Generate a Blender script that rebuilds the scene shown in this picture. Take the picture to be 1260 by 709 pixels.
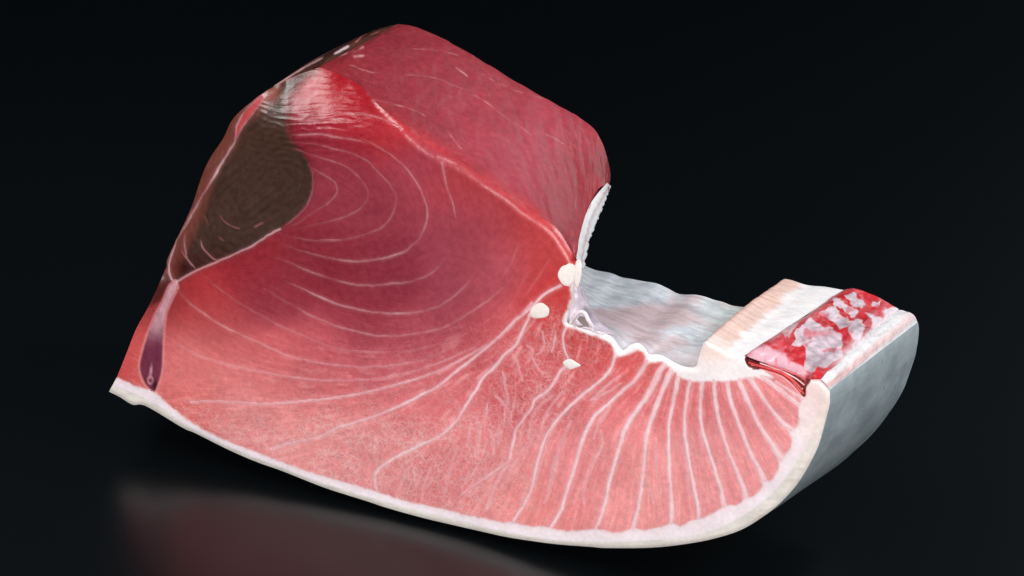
import bpy, bmesh, math
import numpy as np
from mathutils import Vector, Matrix

for o in list(bpy.data.objects):
    bpy.data.objects.remove(o)
scene = bpy.context.scene
rng = np.random.default_rng(7)

# ------------------------------------------------------------------ camera
PITCH = math.radians(30.0)
DIST, FOCAL = 2.0, 114.3
TARGET = np.array([0.0, 0.0, 0.09])
CR = np.array([1.0, 0, 0]); CF = np.array([0, math.cos(PITCH), -math.sin(PITCH)])
CU = np.array([0, math.sin(PITCH), math.cos(PITCH)])
CAM = TARGET - DIST * CF
cam = bpy.data.cameras.new("camera"); cam.lens = FOCAL; cam.sensor_width = 36
cam.clip_start = 0.05; cam.clip_end = 60
cam_ob = bpy.data.objects.new("camera", cam); scene.collection.objects.link(cam_ob)
cam_ob.location = CAM; cam_ob.rotation_euler = (math.pi / 2 - PITCH, 0, 0)
scene.camera = cam_ob

# ------------------------------------------------------------------ world, lamps, exposure
world = bpy.data.worlds.new("World"); scene.world = world; world.use_nodes = True
bg = world.node_tree.nodes["Background"]
bg.inputs[0].default_value = (0.58, 0.80, 1.0, 1); bg.inputs[1].default_value = 0.06
def area(name, loc, aim, size, size_y, power, color=(1, 1, 1)):
    l = bpy.data.lights.new(name, 'AREA'); l.shape = 'RECTANGLE'; l.size = size; l.size_y = size_y
    l.energy = power; l.color = color
    o = bpy.data.objects.new(name, l); scene.collection.objects.link(o)
    o.location = loc
    o.rotation_euler = (Vector(aim) - Vector(loc)).to_track_quat('-Z', 'Y').to_euler()
    return o
area("overhead_softbox", (-0.80, -0.35, 1.42), (-0.02, 0.05, 0.12), 0.75, 0.75, 15, (1.0, 0.99, 0.985))
area("front_softbox", (-0.25, -2.2, 0.95), (0, 0, 0.08), 1.2, 1.0, 45, (1.0, 0.99, 0.98))
area("side_softbox", (1.35, -0.55, 1.45), (0.15, 0.1, 0.10), 0.8, 0.9, 27, (0.88, 0.95, 1.0))
area("back_softbox", (1.75, 2.2, 1.25), (0.1, 0.0, 0.2), 1.1, 1.5, 7.5, (0.84, 0.94, 1.0))
vs = scene.view_settings
scene.display_settings.display_device = 'sRGB'
vs.view_transform = 'Standard'; vs.look = 'None'; vs.gamma = 1; vs.exposure = 0
vs.use_curve_mapping = False

# ------------------------------------------------------------------ the block's own axes (u along the cut face, w into the depth, v up the face)
TAU = math.radians(4.0); D = 0.112; PXM = 0.0005
def ray(px, py):
    px = np.asarray(px, float); py = np.asarray(py, float)
    x = (px - 630) / 1260 * 36 / FOCAL; y = -(py - 354.5) / 1260 * 36 / FOCAL
    return CF + x[..., None] * CR + y[..., None] * CU
def ground(px, py):
    d = ray(px, py); return CAM + d * (-CAM[2] / d[2])
G1 = ground(290, 585); G2 = ground(638, 677)
UX = (G2 - G1) / np.linalg.norm(G2 - G1)
W0 = np.array([-UX[1], UX[0], 0.0])
WX = W0 * math.cos(TAU) - np.array([0, 0, 1]) * math.sin(TAU)
VX = np.cross(UX, WX)
LIFT = 0.0165
ORIGIN = G1 + np.array([0, 0, LIFT])
BASE = np.array([0.0, 0.0, 0.0])
def setbase():
    global BASE
    p = (ground(640, 660)); BASE = np.array([p[0], p[1], 0.0])
setbase()
R3 = np.stack([UX, WX, VX], 1)            # local (u,w,v) -> world
def loc_of_world(P): return (P - BASE) @ R3
def at(px, py, w=0.0):
    """point where the sight line of a traced mark meets the block's plane at depth w (metres behind the cut face), in block axes"""
    d = ray(px, py); w = np.asarray(w, float)
    t = (w - (CAM - ORIGIN) @ WX) / (d @ WX)
    return loc_of_world(CAM + d * t[..., None])
def px_of(L):
    P = np.asarray(L) @ R3.T + BASE - CAM
    z = P @ CF
    return 630 + (P @ CR) / z * FOCAL / 36 * 1260, 354.5 - (P @ CU) / z * FOCAL / 36 * 1260

# ------------------------------------------------------------------ small numeric helpers
def lin(c):
    c = np.asarray(c, float) / 255.0
    return np.where(c <= 0.04045, c / 12.92, ((c + 0.055) / 1.055) ** 2.4)
def smooth(a, b, x):
    t = np.clip((x - a) / (b - a), 0, 1); return t * t * (3 - 2 * t)
def resample(pts, step=2.0, closed=False):
    """Catmull-Rom through the points, then even steps"""
    P = np.array(pts, float)
    if len(P) == 2: Q = np.linspace(P[0], P[1], 20)
    else:
        A = np.vstack([2 * P[0] - P[1], P, 2 * P[-1] - P[-2]])
        Q = []
        for i in range(1, len(A) - 2):
            p0, p1, p2, p3 = A[i - 1:i + 3]
            for t in np.linspace(0, 1, 14, endpoint=False):
                Q.append(0.5 * (2 * p1 + (p2 - p0) * t + (2 * p0 - 5 * p1 + 4 * p2 - p3) * t * t + (3 * p1 - p0 - 3 * p2 + p3) * t ** 3))
        Q.append(P[-1]); Q = np.array(Q)
    s = np.r_[0, np.cumsum(np.linalg.norm(np.diff(Q, axis=0), axis=1))]
    n = max(2, int(round(s[-1] / step)) + 1); ss = np.linspace(0, s[-1], n)
    return np.stack([np.interp(ss, s, Q[:, k]) for k in range(Q.shape[1])], 1)
def inside(x, y, poly):
    poly = np.asarray(poly, float); c = np.zeros(x.shape, bool)
    x0, y0 = poly[-1]
    for x1, y1 in poly:
        if y0 != y1:
            c ^= ((y1 > y) != (y0 > y)) & (x < (x0 - x1) * (y - y1) / (y0 - y1) + x1)
        x0, y0 = x1, y1
    return c
def dist_line(x, y, P, width=None, far=40.0):
    """distance to a polyline (and the width interpolated along it); far outside its bounding box"""
    out = np.full(x.shape, 1e3); wo = np.ones(x.shape)
    m = (x > P[:, 0].min() - far) & (x < P[:, 0].max() + far) & (y > P[:, 1].min() - far) & (y < P[:, 1].max() + far)
    if not m.any(): return (out, wo) if width is not None else out
    X, Y = x[m], y[m]; best = np.full(X.shape, 1e6); bw = np.ones(X.shape)
    for i in range(len(P) - 1):
        a, b = P[i], P[i + 1]; d = b - a; L = d @ d + 1e-12
        t = np.clip(((X - a[0]) * d[0] + (Y - a[1]) * d[1]) / L, 0, 1)
        q = (X - a[0] - t * d[0]) ** 2 + (Y - a[1] - t * d[1]) ** 2
        k = q < best; best[k] = q[k]
        if width is not None: bw[k] = width[i] + (width[i + 1] - width[i]) * t[k]
    out[m] = np.sqrt(best); wo[m] = bw
    return (out, wo) if width is not None else out
def sdist(x, y, poly, far=40.0):
    """signed distance, positive inside"""
    P = np.vstack([poly, poly[:1]]); d = dist_line(x, y, P, far=far)
    return np.where(inside(x, y, poly), np.minimum(d, far), -np.minimum(d, far))
def vnoise(x, y, scale, seed=0):
    """smooth value noise, -1..1"""
    g = np.random.default_rng(seed).uniform(-1, 1, (257, 257)); g[256] = g[0]; g[:, 256] = g[:, 0]
    X = x / scale + 1000.3; Y = y / scale + 1000.7
    xi = np.floor(X).astype(int); yi = np.floor(Y).astype(int); fx = X - xi; fy = Y - yi
    fx = fx * fx * (3 - 2 * fx); fy = fy * fy * (3 - 2 * fy)
    a = g[yi % 256, xi % 256]; b = g[yi % 256, xi % 256 + 1]; c = g[yi % 256 + 1, xi % 256]; d = g[yi % 256 + 1, xi % 256 + 1]
    return (a * (1 - fx) + b * fx) * (1 - fy) + (c * (1 - fx) + d * fx) * fy
def fbm(x, y, scale, oct=3, seed=0):
    return sum(vnoise(x, y, scale / 2 ** k, seed + k) * 0.5 ** k for k in range(oct)) / 1.6

# ------------------------------------------------------------------ materials
def new_mat(name):
    m = bpy.data.materials.new(name); m.use_nodes = True
    nt = m.node_tree; return m, nt, nt.nodes["Principled BSDF"]
def nd(nt, kind, **kw):
    n = nt.nodes.new(kind)
    for k, v in kw.items(): setattr(n, k, v)
    return n
def mix(nt, fac, a, b, mode='MIX'):
    n = nd(nt, 'ShaderNodeMix', data_type='RGBA', blend_type=mode)
    for s, v in ((0, fac), (6, a), (7, b)):
        if isinstance(v, bpy.types.NodeSocket): nt.links.new(v, n.inputs[s])
        else: n.inputs[s].default_value = v
    return n.outputs[2]
def math_n(nt, op, a, b=0.0, clamp=False):
    n = nd(nt, 'ShaderNodeMath', operation=op); n.use_clamp = clamp
    for s, v in ((0, a), (1, b)):
        if isinstance(v, bpy.types.NodeSocket): nt.links.new(v, n.inputs[s])
        else: n.inputs[s].default_value = v
    return n.outputs[0]
def maprange(nt, v, a, b, c, d):
    n = nd(nt, 'ShaderNodeMapRange'); n.interpolation_type = 'SMOOTHSTEP'
    nt.links.new(v, n.inputs[0])
    for i, q in enumerate((a, b, c, d)): n.inputs[i + 1].default_value = q
    return n.outputs[0]
def noise(nt, vec, scale, detail=3, rough=0.55, dist=0.0):
    n = nd(nt, 'ShaderNodeTexNoise'); nt.links.new(vec, n.inputs['Vector'])
    n.inputs['Scale'].default_value = scale; n.inputs['Detail'].default_value = detail
    n.inputs['Roughness'].default_value = rough; n.inputs['Distortion'].default_value = dist
    return n
def attr(nt, name):
    return nd(nt, 'ShaderNodeAttribute', attribute_name=name)
def bump(nt, h, strength, dist, normal=None):
    b = nd(nt, 'ShaderNodeBump'); b.inputs['Strength'].default_value = strength; b.inputs['Distance'].default_value = dist
    nt.links.new(h, b.inputs['Height'])
    if normal is not None: nt.links.new(normal, b.inputs['Normal'])
    return b.outputs[0]
def sss(p, w, scale, radius=(1.0, 0.35, 0.25)):
    p.inputs['Subsurface Weight'].default_value = w
    p.inputs['Subsurface Radius'].default_value = radius
    p.inputs['Subsurface Scale'].default_value = scale

def flesh_material():
    m, nt, p = new_mat("raw_flesh")
    tc = nd(nt, 'ShaderNodeTexCoord'); ob = tc.outputs['Object']
    wob = noise(nt, ob, 130, 3)
    vm = nd(nt, 'ShaderNodeVectorMath', operation='SCALE'); nt.links.new(wob.outputs['Color'], vm.inputs[0]); vm.inputs['Scale'].default_value = 0.010
    va = nd(nt, 'ShaderNodeVectorMath', operation='ADD'); nt.links.new(ob, va.inputs[0]); nt.links.new(vm.outputs[0], va.inputs[1])
    marb = attr(nt, 'marbling').outputs['Fac']; grain = attr(nt, 'grain').outputs['Fac']; wet = attr(nt, 'wet').outputs['Fac']
    def web(scale, e):
        v = nd(nt, 'ShaderNodeTexVoronoi', feature='DISTANCE_TO_EDGE'); nt.links.new(va.outputs[0], v.inputs['Vector'])
        v.inputs['Scale'].default_value = scale
        return maprange(nt, v.outputs[0], 0.0, e, 1.0, 0.0)
    w1, w2 = web(185, 0.16), web(460, 0.24)
    patch = maprange(nt, noise(nt, ob, 70, 2).outputs['Fac'], 0.35, 0.65, 0.5, 1.15)
    ww = math_n(nt, 'MULTIPLY', math_n(nt, 'ADD', math_n(nt, 'MULTIPLY', w1, 0.34), math_n(nt, 'MULTIPLY', w2, 0.36)), math_n(nt, 'MULTIPLY', marb, patch), True)
    fine = noise(nt, ob, 1300, 3, 0.65)
    mid = noise(nt, ob, 260, 4, 0.6)
    col = attr(nt, 'Col').outputs['Color']
    col = mix(nt, ww, col, (0.80, 0.50, 0.48, 1))
    f = maprange(nt, fine.outputs['Fac'], 0.25, 0.75, 0.93, 1.07)
    g = maprange(nt, mid.outputs['Fac'], 0.25, 0.75, 0.92, 1.08)
    fg = math_n(nt, 'MULTIPLY', f, g)
    cc = nd(nt, 'ShaderNodeCombineColor'); [nt.links.new(fg, cc.inputs[i]) for i in range(3)]
    col = mix(nt, 1.0, col, cc.outputs[0], 'MULTIPLY')
    nt.links.new(col, p.inputs['Base Color'])
    r = math_n(nt, 'SUBTRACT', maprange(nt, mid.outputs['Fac'], 0.3, 0.7, 0.40, 0.52), math_n(nt, 'MULTIPLY', wet, 0.22))
    nt.links.new(r, p.inputs['Roughness'])
    p.inputs['Specular IOR Level'].default_value = 0.5
    h = math_n(nt, 'ADD', math_n(nt, 'ADD', math_n(nt, 'MULTIPLY', fine.outputs['Fac'], 0.35), math_n(nt, 'MULTIPLY', mid.outputs['Fac'], 0.9)), math_n(nt, 'MULTIPLY', grain, 0.8))
    nt.links.new(bump(nt, h, 0.20, 0.0008), p.inputs['Normal'])
    p.inputs['Coat Weight'].default_value = 0.35; p.inputs['Coat Roughness'].default_value = 0.2; p.inputs['Coat IOR'].default_value = 1.38
    sss(p, 0.06, 0.002)
    return m
def fat_material(name="white_fat", rough=0.42):
    m, nt, p = new_mat(name)
    tc = nd(nt, 'ShaderNodeTexCoord'); ob = tc.outputs['Object']
    n1 = noise(nt, ob, 420, 4, 0.6); n2 = noise(nt, ob, 60, 3)
    col = attr(nt, 'Col').outputs['Color']
    f = math_n(nt, 'MULTIPLY', maprange(nt, n1.outputs['Fac'], 0.25, 0.75, 0.93, 1.05), maprange(nt, n2.outputs['Fac'], 0.3, 0.7, 0.95, 1.04))
    cc = nd(nt, 'ShaderNodeCombineColor'); [nt.links.new(f, cc.inputs[i]) for i in range(3)]
    nt.links.new(mix(nt, 1.0, col, cc.outputs[0], 'MULTIPLY'), p.inputs['Base Color'])
    p.inputs['Roughness'].default_value = rough
    nt.links.new(bump(nt, math_n(nt, 'ADD', n1.outputs['Fac'], math_n(nt, 'MULTIPLY', attr(nt, 'grain').outputs['Fac'], 0.6)), 0.16, 0.0006), p.inputs['Normal'])
    sss(p, 0.2, 0.004, (1.0, 0.5, 0.4))
    return m
def skin_material():
    m, nt, p = new_mat("silver_skin")
    tc = nd(nt, 'ShaderNodeTexCoord'); ob = tc.outputs['Object']
    mp = nd(nt, 'ShaderNodeMapping'); nt.links.new(ob, mp.inputs[0]); mp.inputs['Scale'].default_value = (1.0, 0.22, 1.0); mp.inputs['Rotation'].default_value = (0, 0.5, 0.25)
    st = noise(nt, mp.outputs[0], 620, 5, 0.7); bl = noise(nt, ob, 48, 4, 0.6); sp = noise(nt, ob, 170, 2, 0.5)
    col = mix(nt, maprange(nt, bl.outputs['Fac'], 0.3, 0.7, 0, 1), (0.36, 0.42, 0.445, 1), (0.52, 0.57, 0.58, 1))
    col = mix(nt, maprange(nt, st.outputs['Fac'], 0.52, 0.75, 0.0, 0.45), col, (0.60, 0.65, 0.66, 1))
    col = mix(nt, maprange(nt, sp.outputs['Fac'], 0.66, 0.76, 0.0, 0.45), col, (0.12, 0.15, 0.17, 1))
    nt.links.new(col, p.inputs['Base Color'])
    p.inputs['Metallic'].default_value = 0.25
    nt.links.new(maprange(nt, st.outputs['Fac'], 0.3, 0.7, 0.28, 0.46), p.inputs['Roughness'])
    nt.links.new(bump(nt, math_n(nt, 'ADD', st.outputs['Fac'], sp.outputs['Fac']), 0.25, 0.0006), p.inputs['Normal'])
    return m
def membrane_material():
    m, nt, p = new_mat("belly_membrane")
    tc = nd(nt, 'ShaderNodeTexCoord'); ob = tc.outputs['Object']
    n1 = noise(nt, ob, 260, 4, 0.6)
    col = attr(nt, 'Col').outputs['Color']
    f = maprange(nt, n1.outputs['Fac'], 0.25, 0.75, 0.92, 1.07)
    cc = nd(nt, 'ShaderNodeCombineColor'); [nt.links.new(f, cc.inputs[i]) for i in range(3)]
    nt.links.new(mix(nt, 1.0, col, cc.outputs[0], 'MULTIPLY'), p.inputs['Base Color'])
    p.inputs['Roughness'].default_value = 0.25
    nt.links.new(bump(nt, math_n(nt, 'ADD', n1.outputs['Fac'], math_n(nt, 'MULTIPLY', attr(nt, 'grain').outputs['Fac'], 1.0)), 0.35, 0.0008), p.inputs['Normal'])
    sss(p, 0.15, 0.003, (1, 0.6, 0.5))
    return m
def table_material():
    m, nt, p = new_mat("black_acrylic")
    tc = nd(nt, 'ShaderNodeTexCoord')
    n1 = noise(nt, tc.outputs['Object'], 3.0, 2)
    nt.links.new(mix(nt, n1.outputs['Fac'], (0.0010, 0.0018, 0.0024, 1), (0.0012, 0.0021, 0.0028, 1)), p.inputs['Base Color'])
    p.inputs['Roughness'].default_value = 0.28
    p.inputs['Specular IOR Level'].default_value = 0.5
    return m
FLESH, FAT, SKIN, MEMB, TABLE = flesh_material(), fat_material(), skin_material(), membrane_material(), table_material()

# ------------------------------------------------------------------ mesh helpers
def link(name, verts, faces, mat, parent, attrs=None, smoothshade=True):
    me = bpy.data.meshes.new(name)
    verts = np.asarray(verts, np.float32).reshape(-1, 3); faces = np.asarray(faces, np.int32)
    k = faces.shape[1]
    me.vertices.add(len(verts)); me.vertices.foreach_set('co', verts.ravel())
    me.loops.add(faces.size); me.loops.foreach_set('vertex_index', faces.ravel())
    me.polygons.add(len(faces)); me.polygons.foreach_set('loop_start', np.arange(0, faces.size, k, dtype=np.int32))
    me.polygons.foreach_set('use_smooth', np.full(len(faces), smoothshade))
    for n, a in (attrs or {}).items():
        a = np.asarray(a, np.float32)
        if a.ndim == 2:
            at_ = me.attributes.new(n, 'FLOAT_COLOR', 'POINT')
            at_.data.foreach_set('color', np.c_[a, np.ones(len(a))].astype(np.float32).ravel())
        else:
            at_ = me.attributes.new(n, 'FLOAT', 'POINT'); at_.data.foreach_set('value', a)
    me.update(calc_edges=True); me.validate()
    me.materials.append(mat)
    o = bpy.data.objects.new(name, me); scene.collection.objects.link(o)
    if parent is not None: o.parent = parent
    return o
def grid_faces(ns, nt, flip=False):
    i = np.arange(ns - 1)[:, None] * nt + np.arange(nt - 1)[None]
    q = np.stack([i, i + nt, i + nt + 1, i + 1], -1).reshape(-1, 4)
    return q[:, ::-1] if flip else q

# ------------------------------------------------------------------ setting
def table():
    bm = bmesh.new()
    bmesh.ops.create_grid(bm, x_segments=1, y_segments=1, size=6.0)
    me = bpy.data.meshes.new("table_surface"); bm.to_mesh(me); bm.free(); me.materials.append(TABLE)
    o = bpy.data.objects.new("table_surface", me); scene.collection.objects.link(o); o['kind'] = 'structure'
table()
def unseen_backdrop():  # out of view; added so the table's far reflection stays dark
    me = bpy.data.meshes.new("unseen_backdrop"); bm = bmesh.new()
    n = 24; rows = []
    for i in range(n + 1):
        x = -4.5 + 9.0 * i / n; y = 3.5 + 0.05 * math.sin(i * 1.9)
        rows.append([bm.verts.new((x, y, 0.01)), bm.verts.new((x, y, 1.9)), bm.verts.new((x, y + 0.03, 1.9)), bm.verts.new((x, y + 0.03, 0.01))])
    for a, b in zip(rows[:-1], rows[1:]):
        for k in range(4): bm.faces.new((a[k], b[k], b[(k + 1) % 4], a[(k + 1) % 4]))
    bm.to_mesh(me); bm.free()
    m, nt, p = new_mat("black_cloth"); p.inputs['Base Color'].default_value = (0.006, 0.007, 0.008, 1); p.inputs['Roughness'].default_value = 0.95
    p.inputs['Specular IOR Level'].default_value = 0.1
    me.materials.append(m)
    o = bpy.data.objects.new("unseen_backdrop", me); scene.collection.objects.link(o); o['kind'] = 'structure'
unseen_backdrop()

# ------------------------------------------------------------------ the block
block = bpy.data.objects.new("tuna_block", None); scene.collection.objects.link(block)
block.location = BASE; block.rotation_euler = Matrix(R3.tolist()).to_euler()
block['label'] = "thick raw tuna cut with red loin, pink striped belly and silver skin on black table"
block['category'] = "fish block"

# traced outlines of the cut face (pixels of the photograph, turned into block axes by at())
LEFT = [(144, 464), (156, 434), (168, 404), (185, 373), (204, 330), (206, 319), (223, 283), (236, 254), (248, 218), (259, 194), (275, 170), (285, 149), (300, 133), (329, 111)]
CORNER = [(329, 111), (345, 103), (362, 94), (384, 86), (393, 83)]
RIDGE = [(393, 83), (409, 88), (431, 98), (447, 108), (457, 121), (479, 141), (501, 156), (519, 171), (539, 186), (568, 199), (597, 218), (628, 239), (652, 258), (676, 273), (690, 287), (700, 304), (708, 318)]
RIM = [(708, 318), (711, 332), (707, 345), (705, 356), (704, 370), (699, 388), (699, 398), (710, 400), (725, 404), (741, 409), (754, 416), (762, 427), (767, 431), (775, 425), (785, 422), (794, 429), (799, 436), (813, 437), (828, 445), (842, 451), (857, 451)]
FLAPF = [(857, 451), (863, 430), (868, 420), (880, 425), (897, 433), (915, 437), (919, 441)]
SLITTOP = [(919, 441), (951, 451), (977, 462), (995, 466), (1007, 466), (1013, 471), (1021, 480)]
SKINR = [(1021, 480), (1021, 497), (1017, 513), (1009, 543), (1001, 562), (985, 590), (967, 612), (947, 630), (914, 651), (878, 663), (840, 670), (800, 674), (748, 674.5), (727, 673), (687, 670), (656, 666), (624, 661), (592, 654), (557, 646), (519, 637), (476, 625), (452, 617), (428, 609.5), (396, 599), (348, 580), (312, 567), (278, 552), (240, 533), (224, 526), (180, 500), (163, 498), (148, 489), (134, 482)]
rs = lambda P, s=2.0: resample(P, s)
OUT = np.vstack([rs(LEFT)[:-1], rs(CORNER)[:-1], rs(RIDGE)[:-1], rs(RIM)[:-1], rs(FLAPF)[:-1], rs(SLITTOP)[:-1], rs(SKINR)])
DARK = rs([(213, 340), (217, 347), (232, 338), (245, 331), (272, 320), (290, 312), (310, 303), (332, 288), (345, 281), (358, 272), (372, 258), (380, 246), (384, 232), (384, 215), (380, 200), (372, 187), (362, 178), (356, 168), (354, 150), (354, 133), (356, 122), (366, 108), (384, 90), (384, 84), (329, 105), (296, 130), (280, 149), (270, 170), (250, 194), (240, 218), (228, 254), (215, 283), (198, 320), (202, 336)])
VESSEL = rs([(216, 346), (208, 354), (201, 371), (192, 387), (183, 409), (176, 431), (172, 452), (178, 471), (189, 482), (194, 474), (199, 455), (200, 435), (201, 409), (204, 385), (211, 368), (218, 354)])
BANDIN = [(138, 462), (144, 465), (170, 475.5), (192, 484), (223, 510), (264, 535.5), (312, 555), (360, 573), (380, 580), (428, 594), (464, 605), (500, 617), (536, 624), (567, 632), (592, 637), (608, 641), (628, 643), (649, 647), (671, 648.5), (695, 653), (719, 652.5), (735, 651), (759, 655), (778, 651), (796, 652), (815, 648), (826, 644), (836, 647), (851, 641), (866, 637), (883, 628), (896, 622), (909, 620), (917, 612), (926, 611), (936, 602), (940, 592), (948, 592), (957, 579), (960, 567), (967, 558), (973, 550), (974, 540), (970, 531), (979, 526), (983, 516), (983, 505), (986, 494), (991, 488), (992, 476), (996, 466), (996, 455)]
BAND = np.vstack([rs(BANDIN), [(1040, 455), (1040, 720), (100, 720), (100, 470)]])
SKINLINE = [(134, 470), (150, 478), (192, 497), (223, 519), (264, 543), (312, 562), (380, 589), (464, 615), (560, 640), (624, 655.5), (687, 665), (759, 667), (804, 665), (851, 660), (883, 651), (915, 634), (945, 612), (965, 590), (985, 560), (1000, 530), (1008, 500), (1010, 478)]
SKINED = np.vstack([rs(SKINLINE), [(1040, 470), (1040, 720), (100, 720), (100, 470)]])
# white rim, front end of the belly flap and its fat
WRIM = rs([(716, 312), (708, 330), (703, 351), (703, 368), (696, 389), (696, 399), (708, 405), (725, 411), (741, 416), (753, 425), (760, 438), (773, 435), (785, 430), (793, 435), (796, 446), (804, 446), (816, 444), (823, 450), (833, 459), (842, 466), (852, 468.5), (866, 468.5), (880, 468.5), (900, 468), (920, 464), (940, 463), (952, 465), (938, 456), (925, 454), (917, 445), (916, 432), (897, 426), (868, 412), (850, 440), (830, 436), (790, 415), (750, 400), (715, 380), (725, 330)])
SLIT = rs([(917, 440), (918, 447), (923, 452.5), (939, 455), (961, 462), (977, 475), (990, 489), (992, 477), (997, 466), (977, 458), (951, 446)])
REDR = [(640, 420)]

# white seams of connective tissue, with painted crease glints among them: (points, width px, brightness)
S = []
def seam(w, b, *pts): S.append((np.array(pts, float), w, b))
seam((4.5, 3, 3, 4.5), 1.0, (849.6, 464), (845, 492), (842.5, 511), (843, 535), (847, 562), (852.7, 594), (857.5, 617), (860, 640))
seam((5, 3.6, 3, 5), 1.0, (864, 464), (861.5, 500), (864, 529), (872, 554), (881.4, 584), (888, 606), (892, 628))
seam((5, 3.8, 3, 5.5), 1.0, (878, 464), (880, 492), (886, 523), (895.5, 553), (907, 581), (915, 600), (919, 618))
seam((5.5, 4.2, 3.4, 7), 1.0, (893, 464), (898, 488), (904, 508), (913, 531), (923, 557), (934, 578), (942, 596))
seam((6, 4.4, 3.6, 8), 1.0, (907, 461), (919.7, 492), (934, 522), (952, 550), (962, 566))
seam((6, 4, 3.6, 7), 1.0, (919, 460), (929, 475), (945, 499), (961, 518), (978, 533))
seam((7, 6, 5, 6), 1.0, (929, 458), (945, 469), (967.5, 486), (986, 501))
seam((2, 3, 4), 0.9, (955, 470), (972, 481), (990, 493))
seam((5, 3.4, 3, 4.5), 1.0, (834.5, 462), (830.5, 483), (825.7, 507), (823, 530), (823.6, 577), (826.5, 622), (825.6, 650))
seam((6.5, 5, 4, 3, 4), 1.0, (827, 455), (819, 472), (811.4, 491), (802, 515), (795.2, 539), (791, 583), (786.6, 619), (778, 653))
seam((7, 6, 4.5, 3.6, 3, 3), 1.0, (822, 446), (813, 456), (805, 471), (794, 491), (773, 521), (763, 548), (754, 577), (742, 628), (732, 653))
seam((5, 3.6, 3.6, 3, 3), 1.0, (797, 443), (790, 455), (781, 468), (768.5, 479), (749, 497), (730, 515), (715.5, 545), (709, 570), (697.7, 604), (689, 631), (676, 652))
seam((3, 2.6, 3, 2.6, 2.4), 0.95, (757, 438), (752, 453), (739.7, 468), (715.8, 487), (691, 510.5), (671, 539), (660.7, 572), (653, 604), (638.5, 631), (629, 645))
seam((3, 2.4, 2.6), 0.9, (697, 402), (693, 415), (695, 431), (699, 441))
seam((4, 2.5, 3, 2, 2), 0.9, (697, 450), (690, 457), (682.5, 469), (676, 479), (658.6, 492), (654, 502), (642.7, 518), (634.7, 530), (630, 553), (623.6, 572), (614, 587), (604.6, 611), (599, 626))
seam((4, 4, 3, 2), 0.75, (638, 561), (624, 570), (592, 592), (568, 609), (561, 617))
seam((1.5, 2, 1.5), 0.7, (679, 487.5), (663, 500), (655.5, 513), (652, 524))
seam((1.5, 2, 2, 2), 0.6, (668, 516), (658.6, 533.7), (647.5, 551), (636, 562), (622, 574))
seam((3, 3.2, 3.4, 3, 2.6, 3, 3, 2.5), 0.95, (652, 387), (643, 408), (634, 426), (620, 437), (609, 451), (596, 463), (586, 479), (574, 498), (560, 519), (542, 536), (514, 549.5), (485, 564), (466, 578), (461, 590), (464, 606))
seam((3, 2.6, 2.4, 2.4, 2.2, 2), 0.95, (690, 352), (670, 362), (652, 380), (631.6, 397), (615.6, 413), (590, 435), (563, 456), (539, 475.5), (525, 483), (495, 498), (454, 515), (418, 525.6), (392, 538), (360, 545), (334, 553))
seam((2, 1.6, 2, 2, 1.6), 0.85, (654, 373), (616, 414), (568, 442), (534, 459), (503, 469.6), (479, 476), (448, 483.5), (400, 491), (360, 495), (324, 497), (264, 494), (235, 495))
seam((1, 1.2, 1.8, 1.6, 1.6), 0.75, (604, 414), (563, 437), (519, 454), (487, 461.6), (463, 466.4), (424, 468.5), (381, 467), (324, 458), (264, 444), (235, 433), (216, 422), (201.5, 412))
seam((0.9, 1.2, 1.5, 1.5), 0.72, (559, 429), (519, 443), (495, 448), (455, 451.8), (412, 449), (384, 445), (351, 436.5), (319, 422), (280, 404), (256, 390), (232, 372), (217, 356))
seam((0.9, 1.1, 1.1), 0.5, (559, 418), (519, 429), (492, 433.4), (440, 432.5), (408, 427), (375, 414), (343, 400), (319, 387), (295, 374), (272, 357), (246, 335))
seam((0.9, 1.4, 1.6, 1.2), 0.62, (628, 347), (599, 371), (575, 387), (543, 404), (503, 411.8), (471, 413.8), (440, 408.7), (408, 399), (384, 389), (369, 381), (343, 366), (325, 355))
seam((0.8, 1.8, 1.8, 1), 0.68, (587, 332), (568, 356), (543, 375.6), (532, 380), (508, 385), (479, 386), (455, 384), (427, 378), (404, 370), (374, 356), (350, 346))
seam((0.8, 1.8, 1.6, 1), 0.66, (553, 308), (543, 324), (530, 337), (506, 346.5), (484, 349), (455, 351.6), (430, 349), (404, 342), (381, 334), (360, 325), (340, 317))
seam((0.8, 0.9, 1.0, 1.7, 1.4, 0.8), 0.56, (436, 170), (450, 173), (468, 182.7), (483, 192), (499, 206.6), (513, 225.8), (522.5, 246.5), (526, 265.6), (519, 288), (508, 302), (494, 311), (471.5, 318), (449, 321), (427, 321), (398, 316), (369, 308), (345, 300))
seam((1.2, 0.9, 0.8, 1.4, 1.1), 0.5, (357, 175), (382, 177), (412, 183.5), (436, 190), (454, 200), (462, 208), (478, 225), (486, 238.5), (487, 250), (481, 268), (468, 281), (447, 289), (424, 294.7), (408, 295.5), (382, 296), (358, 291), (345, 288))
seam((1.2, 0.9, 0.7, .9, 1.0), 0.42, (360, 182), (381, 190), (403, 197), (424, 204), (443, 219), (452, 233.7), (452, 245), (443, 257), (427, 266), (412, 271), (392, 275.5), (379, 279), (356, 284))
seam((1, .8, .8, 1.4), 0.45, (378, 203), (398, 215), (411, 224), (415, 235), (409, 245), (400, 253), (385, 261), (373, 271), (352, 281))
seam((1.2, 1.6, 1), 0.6, (356, 166), (392, 165), (409, 168), (441, 173), (452, 177))  # glint along a surface crease, painted as a pale strand
seam((1.0, 1.3, 1), 0.55, (358, 149), (390, 148), (409, 145.5), (430, 152))  # another crease whose highlight is put into the strand's colour
seam((0.8, 1.3, 1.6, 1.2), 0.6, (409, 139), (431, 139.5), (455, 141.5), (473, 147), (492, 155))
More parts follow.
